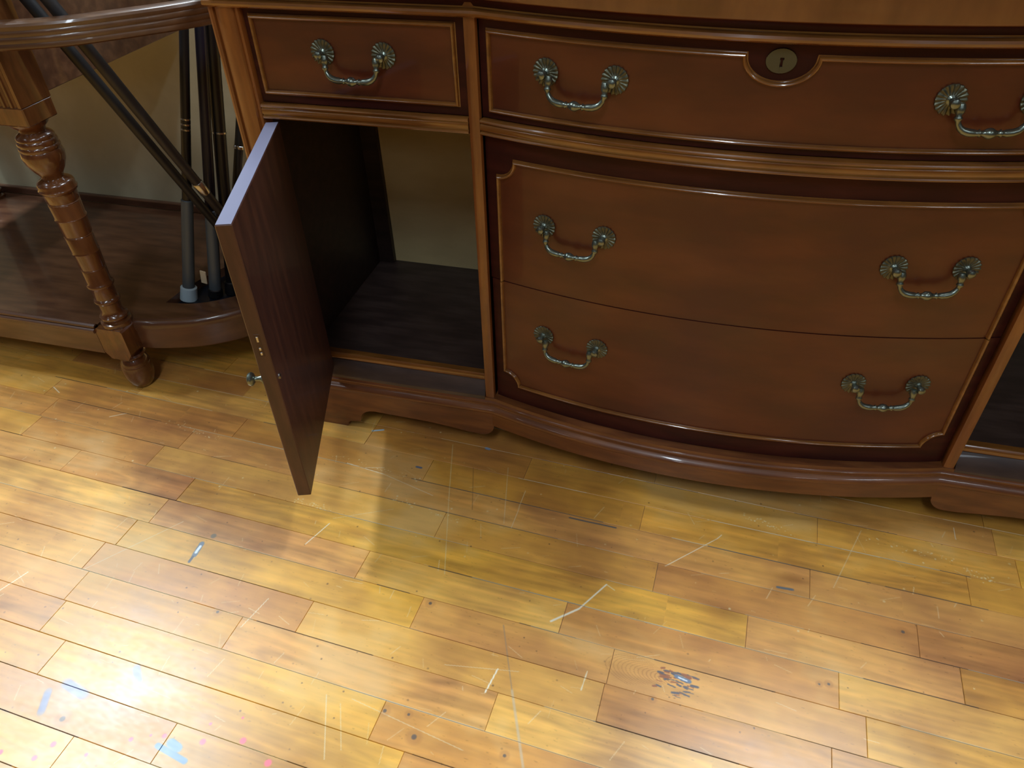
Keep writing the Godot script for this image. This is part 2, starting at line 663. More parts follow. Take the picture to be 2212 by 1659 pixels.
func marks(img: Image) -> void:
	var r := RandomNumberGenerator.new()
	r.seed = 77
	# small random scratches and specks of a worn floor
	for i in 420:
		var s := r.randf_range(-1.6, 0.7)
		var t := r.randf_range(-0.1, 0.8)
		var an := r.randf_range(-0.5, 0.5) if r.randf() < 0.5 else r.randf_range(0.9, 2.2)
		var l := r.randf_range(0.004, 0.035)
		stroke(img, s, t, s + cos(an) * l, t + sin(an) * l, r.randf_range(0.0003, 0.0006), Color(0.93, 0.85, 0.7, r.randf_range(0.15, 0.5)))
	for i in 420:
		spot(img, r.randf_range(-1.6, 0.7), r.randf_range(-0.1, 0.8), r.randf_range(0.0006, 0.0018), Color(0.3, 0.2, 0.13, r.randf_range(0.2, 0.65)))
	for i in 90:
		spot(img, r.randf_range(-1.5, 0.6), r.randf_range(-0.02, 0.3), r.randf_range(0.0008, 0.0022), Color(0.93, 0.88, 0.72, r.randf_range(0.3, 0.7)))
	# dirt along some joints
	for i in 170:
		var k := r.randi_range(-5, 9)
		var t := T_REF + k * PITCH
		var s := r.randf_range(-1.5, 0.5)
		var light := r.randf() < 0.62
		stroke(img, s, t, s + r.randf_range(0.05, 0.3), t, 0.0008, Color(0.86, 0.82, 0.72, 0.5) if light else Color(0.3, 0.24, 0.2, 0.5))
	# the scratches one can point at
	var pale := Color(0.94, 0.9, 0.8, 0.75)
	stroke(img, -0.583, 0.143, -0.50, 0.150, 0.0008, pale)
	stroke(img, -0.50, 0.150, -0.391, 0.173, 0.0006, pale)
	stroke(img, -0.508, 0.134, -0.543, 0.144, 0.0006, pale)
	stroke(img, -0.305, 0.329, -0.36, 0.17, 0.0005, Color(0.92, 0.86, 0.66, 0.55))
	stroke(img, -0.36, 0.17, -0.404, 0.037, 0.0006, Color(0.92, 0.86, 0.66, 0.6))
	stroke(img, 0.043, 0.207, 0.120, 0.124, 0.0008, pale)
	stroke(img, 0.120, 0.124, 0.126, 0.114, 0.0008, pale)
	stroke(img, -0.112, 0.363, -0.075, 0.328, 0.0018, pale)
	stroke(img, -0.075, 0.328, -0.043, 0.271, 0.0014, pale)
	stroke(img, -0.043, 0.271, -0.028, 0.278, 0.001, Color(0.9, 0.85, 0.7, 0.5))
	stroke(img, -0.172, 0.503, -0.166, 0.463, 0.0012, pale)
	stroke(img, -0.04, 0.459, -0.038, 0.428, 0.001, Color(0.92, 0.88, 0.76, 0.5))
	stroke(img, -0.561, 0.341, -0.543, 0.287, 0.0009, pale)
	stroke(img, -0.576, 0.515, -0.563, 0.456, 0.0006, Color(0.92, 0.9, 0.82, 0.6))
	stroke(img, -1.324, 0.117, -1.295, 0.13, 0.001, pale)
	stroke(img, -1.131, 0.164, -1.104, 0.145, 0.0009, pale)
	stroke(img, -0.23, 0.113, -0.228, 0.204, 0.0005, Color(0.9, 0.86, 0.74, 0.5))
	stroke(img, -0.80, 0.36, -0.90, 0.50, 0.0007, Color(0.9, 0.86, 0.74, 0.4))
	# long faint scratches across the strips
	var faint := Color(0.9, 0.86, 0.76, 0.38)
	stroke(img, -0.279, 0.066, -0.244, 0.198, 0.0006, faint)
	stroke(img, -0.343, 0.085, -0.309, 0.184, 0.0005, Color(0.42, 0.28, 0.16, 0.35))
	stroke(img, -0.392, 0.574, -0.350, 0.657, 0.0008, faint)
	stroke(img, -0.366, 0.580, -0.334, 0.639, 0.0006, faint)
	stroke(img, -0.181, 0.391, -0.136, 0.488, 0.0010, Color(0.62, 0.52, 0.42, 0.35))
	stroke(img, -0.136, 0.488, -0.088, 0.588, 0.0022, Color(0.8, 0.74, 0.66, 0.14))
	stroke(img, -0.353, 0.569, -0.174, 0.590, 0.0007, faint)
	stroke(img, 0.308, 0.172, 0.355, 0.035, 0.0006, faint)
	stroke(img, 0.506, -0.016, 0.507, 0.010, 0.0007, pale)
	stroke(img, -0.245, 0.480, -0.135, 0.458, 0.0006, faint)
	stroke(img, -0.987, 0.530, -1.003, 0.573, 0.0009, pale)
	stroke(img, -0.542, 0.275, -0.447, 0.224, 0.0005, faint)
	for q in [[0.154, 0.057, 0.248, 0.077], [0.51, 0.074, 0.556, 0.083], [-0.629, 0.256, -0.556, 0.257], [-0.458, 0.199, -0.314, 0.218], [-0.62, 0.13, -0.42, 0.145], [-1.0, 0.145, -0.86, 0.155], [0.36, 0.05, 0.50, 0.06]]:
		for n in 34:   # crumbs of old finish along the joints
			var f := r.randf()
			spot(img, lerpf(q[0], q[2], f) + r.randf_range(-0.004, 0.004), lerpf(q[1], q[3], f) + r.randf_range(-0.006, 0.006), r.randf_range(0.0005, 0.0018), Color(0.94, 0.9, 0.74, r.randf_range(0.3, 0.8)))
	# grubby, darker patches where the traffic has worn the strips near the furniture
	for n in 90:
		var p := px(r.randf_range(-1.4, 0.6), r.randf_range(0.0, 0.34))
		soft(img, p, r.randf_range(14, 60), r.randf_range(5, 22), Color(0.55, 0.34, 0.14, r.randf_range(0.08, 0.26)))
	# the pale metal fleck beside a plugged nail
	stroke(img, -0.737, 0.392, -0.734, 0.418, 0.0042, Color(0.45, 0.5, 0.55, 0.9))
	stroke(img, -0.736, 0.398, -0.735, 0.412, 0.0024, Color(0.9, 0.94, 0.96, 0.9))
	stroke(img, -0.735, 0.421, -0.734, 0.432, 0.0024, Color(0.36, 0.36, 0.38, 0.8))
	spot(img, -0.727, 0.372, 0.0052, Color(0.46, 0.42, 0.34, 0.85))
	# blue-grey paint flecks
	stroke(img, -0.576, 0.046, -0.556, 0.037, 0.0022, Color(0.72, 0.8, 0.84, 0.95))
	stroke(img, -0.337, 0.028, -0.330, 0.029, 0.003, Color(0.55, 0.62, 0.72, 0.9))
	stroke(img, -0.449, 0.114, -0.439, 0.114, 0.0022, Color(0.4, 0.45, 0.55, 0.8))
	stroke(img, -0.136, 0.152, -0.052, 0.151, 0.0014, Color(0.36, 0.36, 0.38, 0.7))
	stroke(img, 0.222, 0.196, 0.246, 0.194, 0.0022, Color(0.4, 0.42, 0.44, 0.7))
	stroke(img, -0.582, 0.709, -0.531, 0.716, 0.004, Color(0.42, 0.56, 0.68, 0.6))
	stroke(img, -0.567, 0.700, -0.551, 0.704, 0.006, Color(0.46, 0.6, 0.72, 0.5))
	stroke(img, -0.775, 0.672, -0.733, 0.680, 0.008, Color(0.5, 0.52, 0.66, 0.13))
	stroke(img, -0.790, 0.690, -0.775, 0.72, 0.006, Color(0.5, 0.52, 0.66, 0.13))
	stroke(img, -0.69, 0.62, -0.67, 0.64, 0.006, Color(0.52, 0.52, 0.6, 0.2))
	# pink paint spots
	var pink := Color(0.98, 0.42, 0.5, 0.95)
	for q in [[-0.421, 0.684, 0.0052], [-0.471, 0.668, 0.0048], [-0.524, 0.686, 0.0046], [-0.581, 0.695, 0.0036], [-0.623, 0.713, 0.0034], [-0.668, 0.749, 0.0028], [-0.723, 0.751, 0.0042], [-0.734, 0.774, 0.004], [-0.529, 0.661, 0.0024], [-0.786, 0.782, 0.004], [-0.60, 0.70, 0.002], [-0.49, 0.64, 0.002]]:
		spot(img, q[0], q[1], q[2], pink)
	# knots and worn holes
	for q in [[-0.245, 0.593, 0.0055], [-0.117, 0.580, 0.0034], [-0.738, 0.718, 0.0058], [-0.628, 0.502, 0.0036], [0.300, 0.345, 0.003], [0.287, 0.349, 0.0024], [0.061, 0.442, 0.003], [-0.306, 0.388, 0.004], [0.408, 0.224, 0.004], [-0.30, 0.571, 0.004], [-0.265, 0.566, 0.003]]:
		spot(img, q[0], q[1], q[2] * 2.2, Color(0.62, 0.4, 0.2, 0.25))
		spot(img, q[0], q[1], q[2] * 0.7, Color(0.34, 0.3, 0.28, 0.8))
	# the rough, splintered knot of the strip in the lower right
	for i in 46:
		var s := 0.085 + r.randf_range(-0.028, 0.03)
		var t := 0.408 + r.randf_range(-0.018, 0.02)
		stroke(img, s, t, s + r.randf_range(0.003, 0.012), t + r.randf_range(-0.002, 0.002), r.randf_range(0.0006, 0.0018), Color(0.36, 0.34, 0.36, 0.75) if r.randf() < 0.6 else Color(0.62, 0.36, 0.2, 0.8))
	stroke(img, 0.088, 0.397, 0.108, 0.4, 0.003, Color(0.42, 0.48, 0.56, 0.9))
	stroke(img, 0.092, 0.398, 0.104, 0.4, 0.0012, Color(0.86, 0.9, 0.92, 0.9))
	for i in 16:   # its rings
		var rr := 0.014 + i * 0.0036
		for an in range(-14, 15):
			var a0 := an * 0.06 + PI
			stroke(img, 0.10 + cos(a0) * rr * 1.7, 0.405 + sin(a0) * rr * 0.5, 0.10 + cos(a0 + 0.06) * rr * 1.7, 0.405 + sin(a0 + 0.06) * rr * 0.5, 0.0006, Color(0.6, 0.36, 0.16, 0.14))


func strip(st: SurfaceTool, s0: float, s1: float, t0: float, t1: float, drop: float) -> void:
	# one floor strip: a chamfered top with texture coordinates in the floor's own axes
	var c := 0.0005
	var g := 0.00026
	var cs := cos(BY)
	var sn := sin(BY)
	var P := func(s: float, t: float, y: float) -> Vector3: return Vector3(cs * s - sn * t, y, sn * s + cs * t)
	var outer := [Vector2(s0 + g, t0 + g), Vector2(s1 - g, t0 + g), Vector2(s1 - g, t1 - g), Vector2(s0 + g, t1 - g)]
	var inner := [Vector2(s0 + g + c, t0 + g + c), Vector2(s1 - g - c, t0 + g + c), Vector2(s1 - g - c, t1 - g - c), Vector2(s0 + g + c, t1 - g - c)]
	var V := func(q: Vector2, y: float) -> void:
		st.set_uv(Vector2((q.x - S_LO) / S_LEN, (q.y - T_LO) / T_LEN))
		st.add_vertex(P.call(q.x, q.y, y))
	st.set_smooth_group(-1)
	for k in [0, 1, 2, 0, 2, 3]:
		V.call(inner[k], -drop)
	for k in 4:
		var n: int = (k + 1) % 4
		for q in [[outer[k], -drop - c], [outer[n], -drop - c], [inner[n], -drop], [outer[k], -drop - c], [inner[n], -drop], [inner[k], -drop]]:
			V.call(q[0], q[1])
		for q in [[outer[k], -0.012], [outer[n], -0.012], [outer[n], -drop - c], [outer[k], -0.012], [outer[n], -drop - c], [outer[k], -drop - c]]:
			V.call(q[0], q[1])


func floor_strips() -> void:
	var pics := floor_tex()
	var fm := StandardMaterial3D.new()
	fm.albedo_texture = ImageTexture.create_from_image(pics[0])
	fm.roughness_texture = ImageTexture.create_from_image(pics[1])
	fm.roughness_texture_channel = BaseMaterial3D.TEXTURE_CHANNEL_RED
	fm.roughness = 1.0
	fm.metallic_specular = 0.65
	var fl := Node3D.new()
	fl.name = "floor"
	add_child(fl)
	fl.set_meta("kind", "structure")
	fl.set_meta("label", "worn honey-coloured strip-wood shop floor with scratches and paint spots")
	var st := tool()
	lo_hi(st, Vector3(-4.35, -0.1, -4.65), Vector3(4.35, -0.0022, 7.2), 0.002)
	put("subfloor", st, plain(Color8(138, 126, 116), 0.9), fl)
	var r := RandomNumberGenerator.new()
	r.seed = 31
	for k in range(-9, 10):
		var js := joints(k)
		for n in js.size() - 1:
			if js[n + 1] < -2.0 or js[n] > 0.95:
				continue
			st = tool()
			strip(st, js[n], js[n + 1], T_REF + k * PITCH, T_REF + (k + 1) * PITCH, r.randf_range(0.0, 0.0005))
			put("plank", st, fm, fl)
	# the strips round about, too far off the frame to be told apart
	st = tool()
	for k in range(-80, 116):
		var at := -4.1
		var js := joints(k)
		var lo := 99.0
		var hi := 99.0
		if k >= -9 and k < 10:
			for n in js.size() - 1:
				if not (js[n + 1] < -2.0 or js[n] > 0.95):
					lo = minf(lo, js[n])
					hi = js[n + 1]
		while at < 4.1:
			var to := minf(at + r.randf_range(0.4, 0.8), 4.1)
			if lo < 50.0:
				if at < lo:
					to = minf(to, lo)
				elif at < hi:
					at = hi
					continue
			var z0 := sin(BY) * at + cos(BY) * (T_REF + k * PITCH)
			if to - at > 0.01 and z0 > -4.5 and z0 < 7.0:
				strip(st, at, to, T_REF + k * PITCH, T_REF + (k + 1) * PITCH, r.randf_range(0.0, 0.0005))
			at = to
	var rest := put("plank_field", st, fm, fl)
	rest.set_meta("kind", "stuff")


# ------------------------------------------------------------------ sideboard
func bow(x: float) -> float:
	var h := (X1 - X0) / 2.0
	var R := (h * h + SAG * SAG) / (2.0 * SAG)
	var d := clampf(x, X0, X1) - XC
	return SAG - R + sqrt(R * R - d * d)


func bow_at(off: float) -> Callable:
	return func(x: float) -> float: return bow(x) + off


func flat_at(z: float) -> Callable:
	return func(_x: float) -> float: return z


func front_path(x0: float, x1: float) -> PackedVector2Array:
	# the sideboard's front line seen from above, in (x, z), from left to right
	var p := PackedVector2Array()
	if x0 < X0 - 1e-5 or x0 > X1:
		p.append(Vector2(x0, 0))
	var n := 40
	for i in n + 1:
		var x := lerpf(X0, X1, float(i) / n)
		if x >= x0 - 1e-5 and x <= x1 + 1e-5:
			p.append(Vector2(x, bow(x)))
	if x1 > X1 + 1e-5 or x1 < X0:
		p.append(Vector2(x1, 0))
	return p


func plan(off: Vector3) -> Callable:
	# sweep frame for fronts: travelling left to right in (x, z), the left-hand normal is +z, outward
	return func(p: Vector2, h: float) -> Vector3: return Vector3(p.x, h, p.y) + off


func facade(st: SurfaceTool, path: PackedVector2Array, prof: PackedVector2Array, caps := true) -> void:
	# prof is (outward, height)
	sweep(st, path, false, prof, plan(Vector3.ZERO), caps)


func panel(st: SurfaceTool, x0: float, x1: float, bottom: Callable, top: Callable, surf: Callable, off: float, thick: float, extra := []) -> void:
	# a sheet on a face between two curves; its edges go thick deep
	var xs: Array = [x0, x1]
	var x := x0
	while x < x1:
		xs.append(x)
		x += 0.016
	xs.append_array(extra)
	xs.sort()
	var pl := face_place(surf)
	for i in xs.size() - 1:
		var a: float = xs[i]
		var b: float = xs[i + 1]
		if b - a < 1e-5:
			continue
		var e := 1e-6
		var p := [Vector2(a, bottom.call(a + e)), Vector2(b, bottom.call(b - e)), Vector2(b, top.call(b - e)), Vector2(a, top.call(a + e))]
		var f: Array[Vector3] = []
		var g: Array[Vector3] = []
		for q in p:
			f.append(pl.call(q, off))
			g.append(pl.call(q, off - thick))
		st.set_smooth_group(1)
		quad(st, f[0], f[1], f[2], f[3], Vector3(0, 0, 1))
		st.set_smooth_group(-1)
		quad(st, f[0], f[1], g[1], g[0], Vector3(0, -1, 0))
		quad(st, f[3], f[2], g[2], g[3], Vector3(0, 1, 0))
		quad(st, g[0], g[1], g[2], g[3], Vector3(0, 0, -1))
		if i == 0 or absf(a - x0) < 1e-5:
			quad(st, f[0], f[3], g[3], g[0], Vector3(-1, 0, 0))
		if absf(b - x1) < 1e-5:
			quad(st, f[1], f[2], g[2], g[1], Vector3(1, 0, 0))


func bead_profile(w: float, h: float) -> PackedVector2Array:
	# an astragal: half round on a small fillet
	var p := PackedVector2Array([Vector2(-w / 2 - 0.0012, -0.001), Vector2(-w / 2 - 0.0012, 0.0008), Vector2(-w / 2, 0.001)])
	for i in range(1, 8):
		var a := PI - PI * i / 8.0
		p.append(Vector2(cos(a) * w / 2, 0.001 + sin(a) * h))
	p.append_array(PackedVector2Array([Vector2(w / 2, 0.001), Vector2(w / 2 + 0.0012, 0.0008), Vector2(w / 2 + 0.0012, -0.001)]))
	return p


func divided(p: PackedVector2Array) -> PackedVector2Array:
	# a closed outline with its long runs divided, so that it can follow the bow
	var out := PackedVector2Array()
	for i in p.size():
		var a := p[i]
		var b := p[(i + 1) % p.size()]
		var n := maxi(1, ceili(absf(b.x - a.x) / 0.016))
		for k in n:
			out.append(a.lerp(b, float(k) / n))
	return out


func arc2(c: Vector2, rx: float, ry: float, a0: float, a1: float, n: int) -> PackedVector2Array:
	var p := PackedVector2Array()
	for i in n + 1:
		var a := deg_to_rad(lerpf(a0, a1, float(i) / n))
		p.append(c + Vector2(cos(a) * rx, sin(a) * ry))
	return p


var rosette_mesh: Mesh
var bail_mesh: Mesh
var stud_mesh: Mesh

func handle_meshes() -> void:
	var lie := Transform3D(Basis(Vector3(1, 0, 0), Vector3(0, 0, 1), Vector3(0, -1, 0)), Vector3.ZERO)   # turned work lies on the face: its axis points out
	var st := tool()
	lathe(st, PackedVector2Array([Vector2(0.0, 0.0), Vector2(0.0172, 0.0), Vector2(0.0178, 0.0012), Vector2(0.0174, 0.0024), Vector2(0.0155, 0.0030), Vector2(0.0115, 0.0026), Vector2(0.0075, 0.0022), Vector2(0.0062, 0.0030), Vector2(0.0, 0.0032)]), 72, lie, 0.1, 18)
	st.generate_normals()
	rosette_mesh = st.commit()
	st = tool()   # post with a round head, from which the bail hangs
	lathe(st, PackedVector2Array([Vector2(0.0, 0.002), Vector2(0.0058, 0.0024), Vector2(0.006, 0.0042), Vector2(0.0036, 0.006), Vector2(0.0034, 0.0105), Vector2(0.0056, 0.0125), Vector2(0.0062, 0.0152), Vector2(0.0052, 0.0182), Vector2(0.0028, 0.0196), Vector2(0.0, 0.02)]), 16, lie)
	st.generate_normals()
	stud_mesh = st.commit()
	st = tool()
	var pts := PackedVector3Array()
	var rad := PackedFloat32Array()
	var half := PackedVector3Array([Vector3(0.0385, 0.000, 0.0120), Vector3(0.0385, -0.004, 0.0130), Vector3(0.0388, -0.0085, 0.0140), Vector3(0.0390, -0.0125, 0.0152), Vector3(0.0390, -0.0145, 0.0156), Vector3(0.0388, -0.0165, 0.0160), Vector3(0.0384, -0.0185, 0.0164), Vector3(0.0372, -0.0218, 0.0172), Vector3(0.0345, -0.0258, 0.0180), Vector3(0.0305, -0.0288, 0.0187), Vector3(0.0248, -0.0306, 0.0192), Vector3(0.0180, -0.0313, 0.0195), Vector3(0.0135, -0.0314, 0.0195), Vector3(0.0118, -0.0314, 0.0195), Vector3(0.0104, -0.0314, 0.0195), Vector3(0.0080, -0.0315, 0.0195), Vector3(0.0058, -0.0316, 0.0195), Vector3(0.0036, -0.0316, 0.0195), Vector3(0.0018, -0.0316, 0.0195)])
	var hr := PackedFloat32Array([0.0042, 0.0054, 0.0052, 0.0032, 0.0046, 0.0048, 0.0030, 0.0033, 0.0038, 0.0043, 0.0047, 0.0045, 0.0033, 0.0048, 0.0033, 0.0033, 0.0044, 0.0058, 0.0064])
	for i in half.size():
		pts.append(half[i]); rad.append(hr[i])
	pts.append(Vector3(0, -0.0316, 0.0195)); rad.append(0.0066)
	for i in range(half.size() - 1, -1, -1):
		pts.append(Vector3(-half[i].x, half[i].y, half[i].z)); rad.append(hr[i])
	tube(st, pts, rad, 10)
	st.generate_normals()
	bail_mesh = st.commit()


func drop_handle(parent: Node, x: float, y: float, surf: Callable) -> void:
	# two fluted rosettes and the bail between them, laid on the drawer's face
	var w := 0.0465
	var za: float = surf.call(x - w)
	var zb: float = surf.call(x + w)
	var dir := Vector3(2 * w, 0, zb - za).normalized()
	var out := dir.cross(Vector3.UP)
	if out.z < 0:
		out = -out
	for s in [-1.0, 1.0]:
		var xx: float = x + s * w
		var z: float = surf.call(xx)
		var dz: float = (surf.call(xx + 0.003) - surf.call(xx - 0.003)) / 0.006
		var n := Vector3(-dz, 0, 1).normalized()
		var b := Basis(Vector3.UP.cross(n), Vector3.UP, n)
		put_mesh("rosette", rosette_mesh, M.brass_dark, parent, Transform3D(b, Vector3(xx, y, z)))
		put_mesh("post", stud_mesh, M.brass, parent, Transform3D(b, Vector3(xx, y, z)))
	put_mesh("bail", bail_mesh, M.brass, parent, Transform3D(Basis(dir, Vector3.UP, out), Vector3(x, y - 0.001, (za + zb) / 2.0)))


func sideboard() -> void:
	handle_meshes()
	var t := thing("sideboard", "bow-fronted mahogany sideboard with brass drop handles, its left door standing open", "sideboard")
	var st: SurfaceTool
	# --- carcase
	box_part(t, "side_panel", Vector3(-0.714, 0.09, -0.375), Vector3(-0.686, 0.862, -0.012), M.stile)
	box_part(t, "side_panel", Vector3(0.818, 0.09, -0.375), Vector3(0.846, 0.862, -0.012), M.stile)
	st = tool()
	lo_hi(st, Vector3(-0.690, 0.10, -0.372), Vector3(0.822, 0.86, -0.360), 0.001)
	put("back_panel", st, M.ply, t)
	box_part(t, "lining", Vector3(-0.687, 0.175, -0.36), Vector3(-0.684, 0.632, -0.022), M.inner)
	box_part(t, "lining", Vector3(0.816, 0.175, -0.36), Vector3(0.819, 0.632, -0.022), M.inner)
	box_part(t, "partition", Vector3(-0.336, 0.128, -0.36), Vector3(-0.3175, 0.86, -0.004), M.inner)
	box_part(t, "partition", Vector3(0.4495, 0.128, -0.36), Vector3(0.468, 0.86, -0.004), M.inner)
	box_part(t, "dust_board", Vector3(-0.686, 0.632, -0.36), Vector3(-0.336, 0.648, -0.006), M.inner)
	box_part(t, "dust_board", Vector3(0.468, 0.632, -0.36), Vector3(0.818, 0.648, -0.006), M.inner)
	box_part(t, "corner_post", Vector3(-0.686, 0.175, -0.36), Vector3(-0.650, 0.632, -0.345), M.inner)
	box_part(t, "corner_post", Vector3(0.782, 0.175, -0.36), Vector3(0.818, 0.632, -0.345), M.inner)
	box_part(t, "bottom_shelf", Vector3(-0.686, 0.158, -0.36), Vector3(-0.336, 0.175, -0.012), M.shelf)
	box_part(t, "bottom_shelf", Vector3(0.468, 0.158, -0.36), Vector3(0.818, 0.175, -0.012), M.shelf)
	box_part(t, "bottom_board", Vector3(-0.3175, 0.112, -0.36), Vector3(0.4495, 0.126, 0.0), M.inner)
	# --- the lip under each cupboard: a bright bead over a dark, slightly sloping rail
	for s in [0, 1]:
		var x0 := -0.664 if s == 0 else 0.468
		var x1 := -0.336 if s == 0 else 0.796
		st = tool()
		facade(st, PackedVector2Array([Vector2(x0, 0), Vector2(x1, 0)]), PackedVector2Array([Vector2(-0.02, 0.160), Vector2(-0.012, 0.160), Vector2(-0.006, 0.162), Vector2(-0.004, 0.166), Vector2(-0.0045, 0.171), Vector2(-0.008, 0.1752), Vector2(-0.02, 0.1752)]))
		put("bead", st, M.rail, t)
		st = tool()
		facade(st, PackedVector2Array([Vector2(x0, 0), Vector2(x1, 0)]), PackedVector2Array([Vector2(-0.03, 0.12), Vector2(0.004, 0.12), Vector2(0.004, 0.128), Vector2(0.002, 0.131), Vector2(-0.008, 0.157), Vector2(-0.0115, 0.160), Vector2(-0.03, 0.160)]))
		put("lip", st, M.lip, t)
	# --- stiles at both ends: outer bead, hollow, rounded face, inner bead
	for s in [0, 1]:
		var prof := PackedVector2Array([Vector2(-0.717, -0.02), Vector2(-0.717, -0.004), Vector2(-0.7155, -0.001), Vector2(-0.712, 0.0005), Vector2(-0.7085, -0.001), Vector2(-0.707, -0.0045), Vector2(-0.7045, -0.0045), Vector2(-0.703, 0.0), Vector2(-0.698, 0.0028), Vector2(-0.690, 0.0040), Vector2(-0.682, 0.0040), Vector2(-0.676, 0.0025), Vector2(-0.6735, -0.001), Vector2(-0.672, 0.001), Vector2(-0.6695, 0.0022), Vector2(-0.667, 0.001), Vector2(-0.665, -0.003), Vector2(-0.665, -0.02)])
		if s == 1:
			for i in prof.size():
				prof[i].x = 2 * XC - prof[i].x
		st = tool()
		upright(st, prof, 0.10, 0.80)
		put("stile", st, M.stile, t)
	# --- posts between the bow and the cupboards
	for x in [-0.336, 0.4495]:
		st = tool()
		upright(st, PackedVector2Array([Vector2(x, -0.02), Vector2(x, -0.002), Vector2(x + 0.0015, 0.0012), Vector2(x + 0.005, 0.0022), Vector2(x + 0.0135, 0.0022), Vector2(x + 0.017, 0.0012), Vector2(x + 0.0185, -0.002), Vector2(x + 0.0185, -0.02)]), 0.122, 0.80)
		put("post", st, M.stile, t)
	# --- rails: cornice with its bead, frieze, top, and the reeded rail under the drawers
	var all := front_path(-0.717, 2 * XC + 0.717)
	st = tool()
	facade(st, all, PackedVector2Array([Vector2(-0.03, 0.7815), Vector2(0.001, 0.7815), Vector2(0.0055, 0.7825), Vector2(0.0085, 0.785), Vector2(0.0092, 0.7880), Vector2(0.008, 0.7910), Vector2(0.0045, 0.7928), Vector2(0.0015, 0.7935), Vector2(0.0015, 0.7955), Vector2(-0.03, 0.7955)]))
	put("bead", st, M.rail, t)
	st = tool()
	facade(st, all, PackedVector2Array([Vector2(-0.03, 0.7955), Vector2(0.0012, 0.7955), Vector2(0.0022, 0.8000), Vector2(0.005, 0.8045), Vector2(0.010, 0.8075), Vector2(0.017, 0.8088), Vector2(0.017, 0.811), Vector2(-0.03, 0.811)]))
	put("cove", st, M.border, t)
	st = tool()
	facade(st, all, PackedVector2Array([Vector2(-0.03, 0.8086), Vector2(0.0195, 0.8086), Vector2(0.0215, 0.810), Vector2(0.0222, 0.8125), Vector2(0.0222, 0.860), Vector2(-0.03, 0.860)]))
	put("frieze", st, M.band, t)
	st = tool()
	var top_outline := PackedVector2Array([Vector2(-0.742, -0.385)])
	for q in front_path(-0.742, 2 * XC + 0.742):
		top_outline.append(q + Vector2(0, 0.034))
	top_outline.append(Vector2(2 * XC + 0.742, -0.385))
	prism(st, top_outline, 0.860, 0.884, flat_place(Vector3.ZERO))
	put("table_top", st, M.band, t)
	var reed := PackedVector2Array([Vector2(-0.02, 0.6262), Vector2(0.000, 0.6262), Vector2(0.0026, 0.6272), Vector2(0.0036, 0.6290), Vector2(0.0026, 0.6308), Vector2(0.0006, 0.6316), Vector2(0.0006, 0.6330), Vector2(0.0022, 0.6336), Vector2(0.0030, 0.6350), Vector2(0.0030, 0.6405), Vector2(0.0022, 0.6418), Vector2(0.0006, 0.6424), Vector2(0.0006, 0.6436), Vector2(0.0026, 0.6444), Vector2(0.0036, 0.6462), Vector2(0.0026, 0.6480), Vector2(0.000, 0.6490), Vector2(-0.02, 0.6490)])
	for seg in [[-0.665, -0.336], [X0, X1], [0.468, 2 * XC + 0.665]]:
		st = tool()
		facade(st, front_path(seg[0], seg[1]), reed)
		put("rail", st, M.rail, t)
	# --- base moulding and aprons
	st = tool()
	facade(st, all, PackedVector2Array([Vector2(-0.03, 0.096), Vector2(0.0125, 0.096), Vector2(0.0148, 0.0985), Vector2(0.0152, 0.101), Vector2(0.0140, 0.1045), Vector2(0.0100, 0.1085), Vector2(0.0065, 0.1105), Vector2(0.0055, 0.113), Vector2(0.0070, 0.1155), Vector2(0.0068, 0.1185), Vector2(0.0045, 0.1208), Vector2(0.0035, 0.1235), Vector2(0.0035, 0.1275), Vector2(-0.03, 0.1285)]))
	put("base_moulding", st, M.base, t)
	st = tool()
	facade(st, front_path(X0, X1), PackedVector2Array([Vector2(-0.006, 0.064), Vector2(0.010, 0.064), Vector2(0.0122, 0.066), Vector2(0.0126, 0.070), Vector2(0.0126, 0.097), Vector2(-0.006, 0.097)]))
	put("apron", st, M.base, t)
	for s in [0, 1]:
		var o := PackedVector2Array([Vector2(-0.727, 0.098), Vector2(-0.727, 0.0), Vector2(-0.633, 0.0), Vector2(-0.629, 0.004), Vector2(-0.630, 0.010), Vector2(-0.624, 0.015), Vector2(-0.610, 0.017), Vector2(-0.601, 0.019), Vector2(-0.600, 0.026)])
		o.append_array(arc2(Vector2(-0.566, 0.026), 0.033, 0.026, 180, 90, 8))
		o.append_array(PackedVector2Array([Vector2(-0.45, 0.049), Vector2(-0.40, 0.044), Vector2(-0.37, 0.040)]))
		o.append_array(arc2(Vector2(-0.345, 0.064), 0.026, 0.025, -90, 0, 7))
		o.append_array(PackedVector2Array([Vector2(-0.3185, 0.068), Vector2(-0.3185, 0.098)]))
		if s == 1:
			for i in o.size():
				o[i].x = 2 * XC - o[i].x
		st = tool()
		prism(st, o, -0.008, 0.0122, face_place(flat_at(0.0)))
		put("apron", st, M.base, t)
		var x := -0.722 if s == 0 else 2 * XC + 0.704
		box_part(t, "foot", Vector3(x, 0.0, -0.10), Vector3(x + 0.018, 0.098, -0.008), M.base)
		box_part(t, "foot", Vector3(x, 0.0, -0.375), Vector3(x + 0.018, 0.098, -0.28), M.base)
	# --- small drawers at both ends
	for s in [0, 1]:
		var xa := -0.664 if s == 0 else 0.469
		var xb := -0.337 if s == 0 else 0.796
		var ia := -0.6525 if s == 0 else 0.4840
		var ib := -0.3520 if s == 0 else 0.7845
		var srf := flat_at(-0.006)
		st = tool()
		panel(st, xa, xb, func(_x): return 0.6505, func(_x): return 0.7810, srf, 0.0, 0.3)
		var d := put("drawer", st, M.border, t)
		st = tool()
		panel(st, ia, ib, func(_x): return 0.666, func(_x): return 0.770, srf, 0.0012, 0.001)
		put("field", st, M.field, d)
		st = tool()
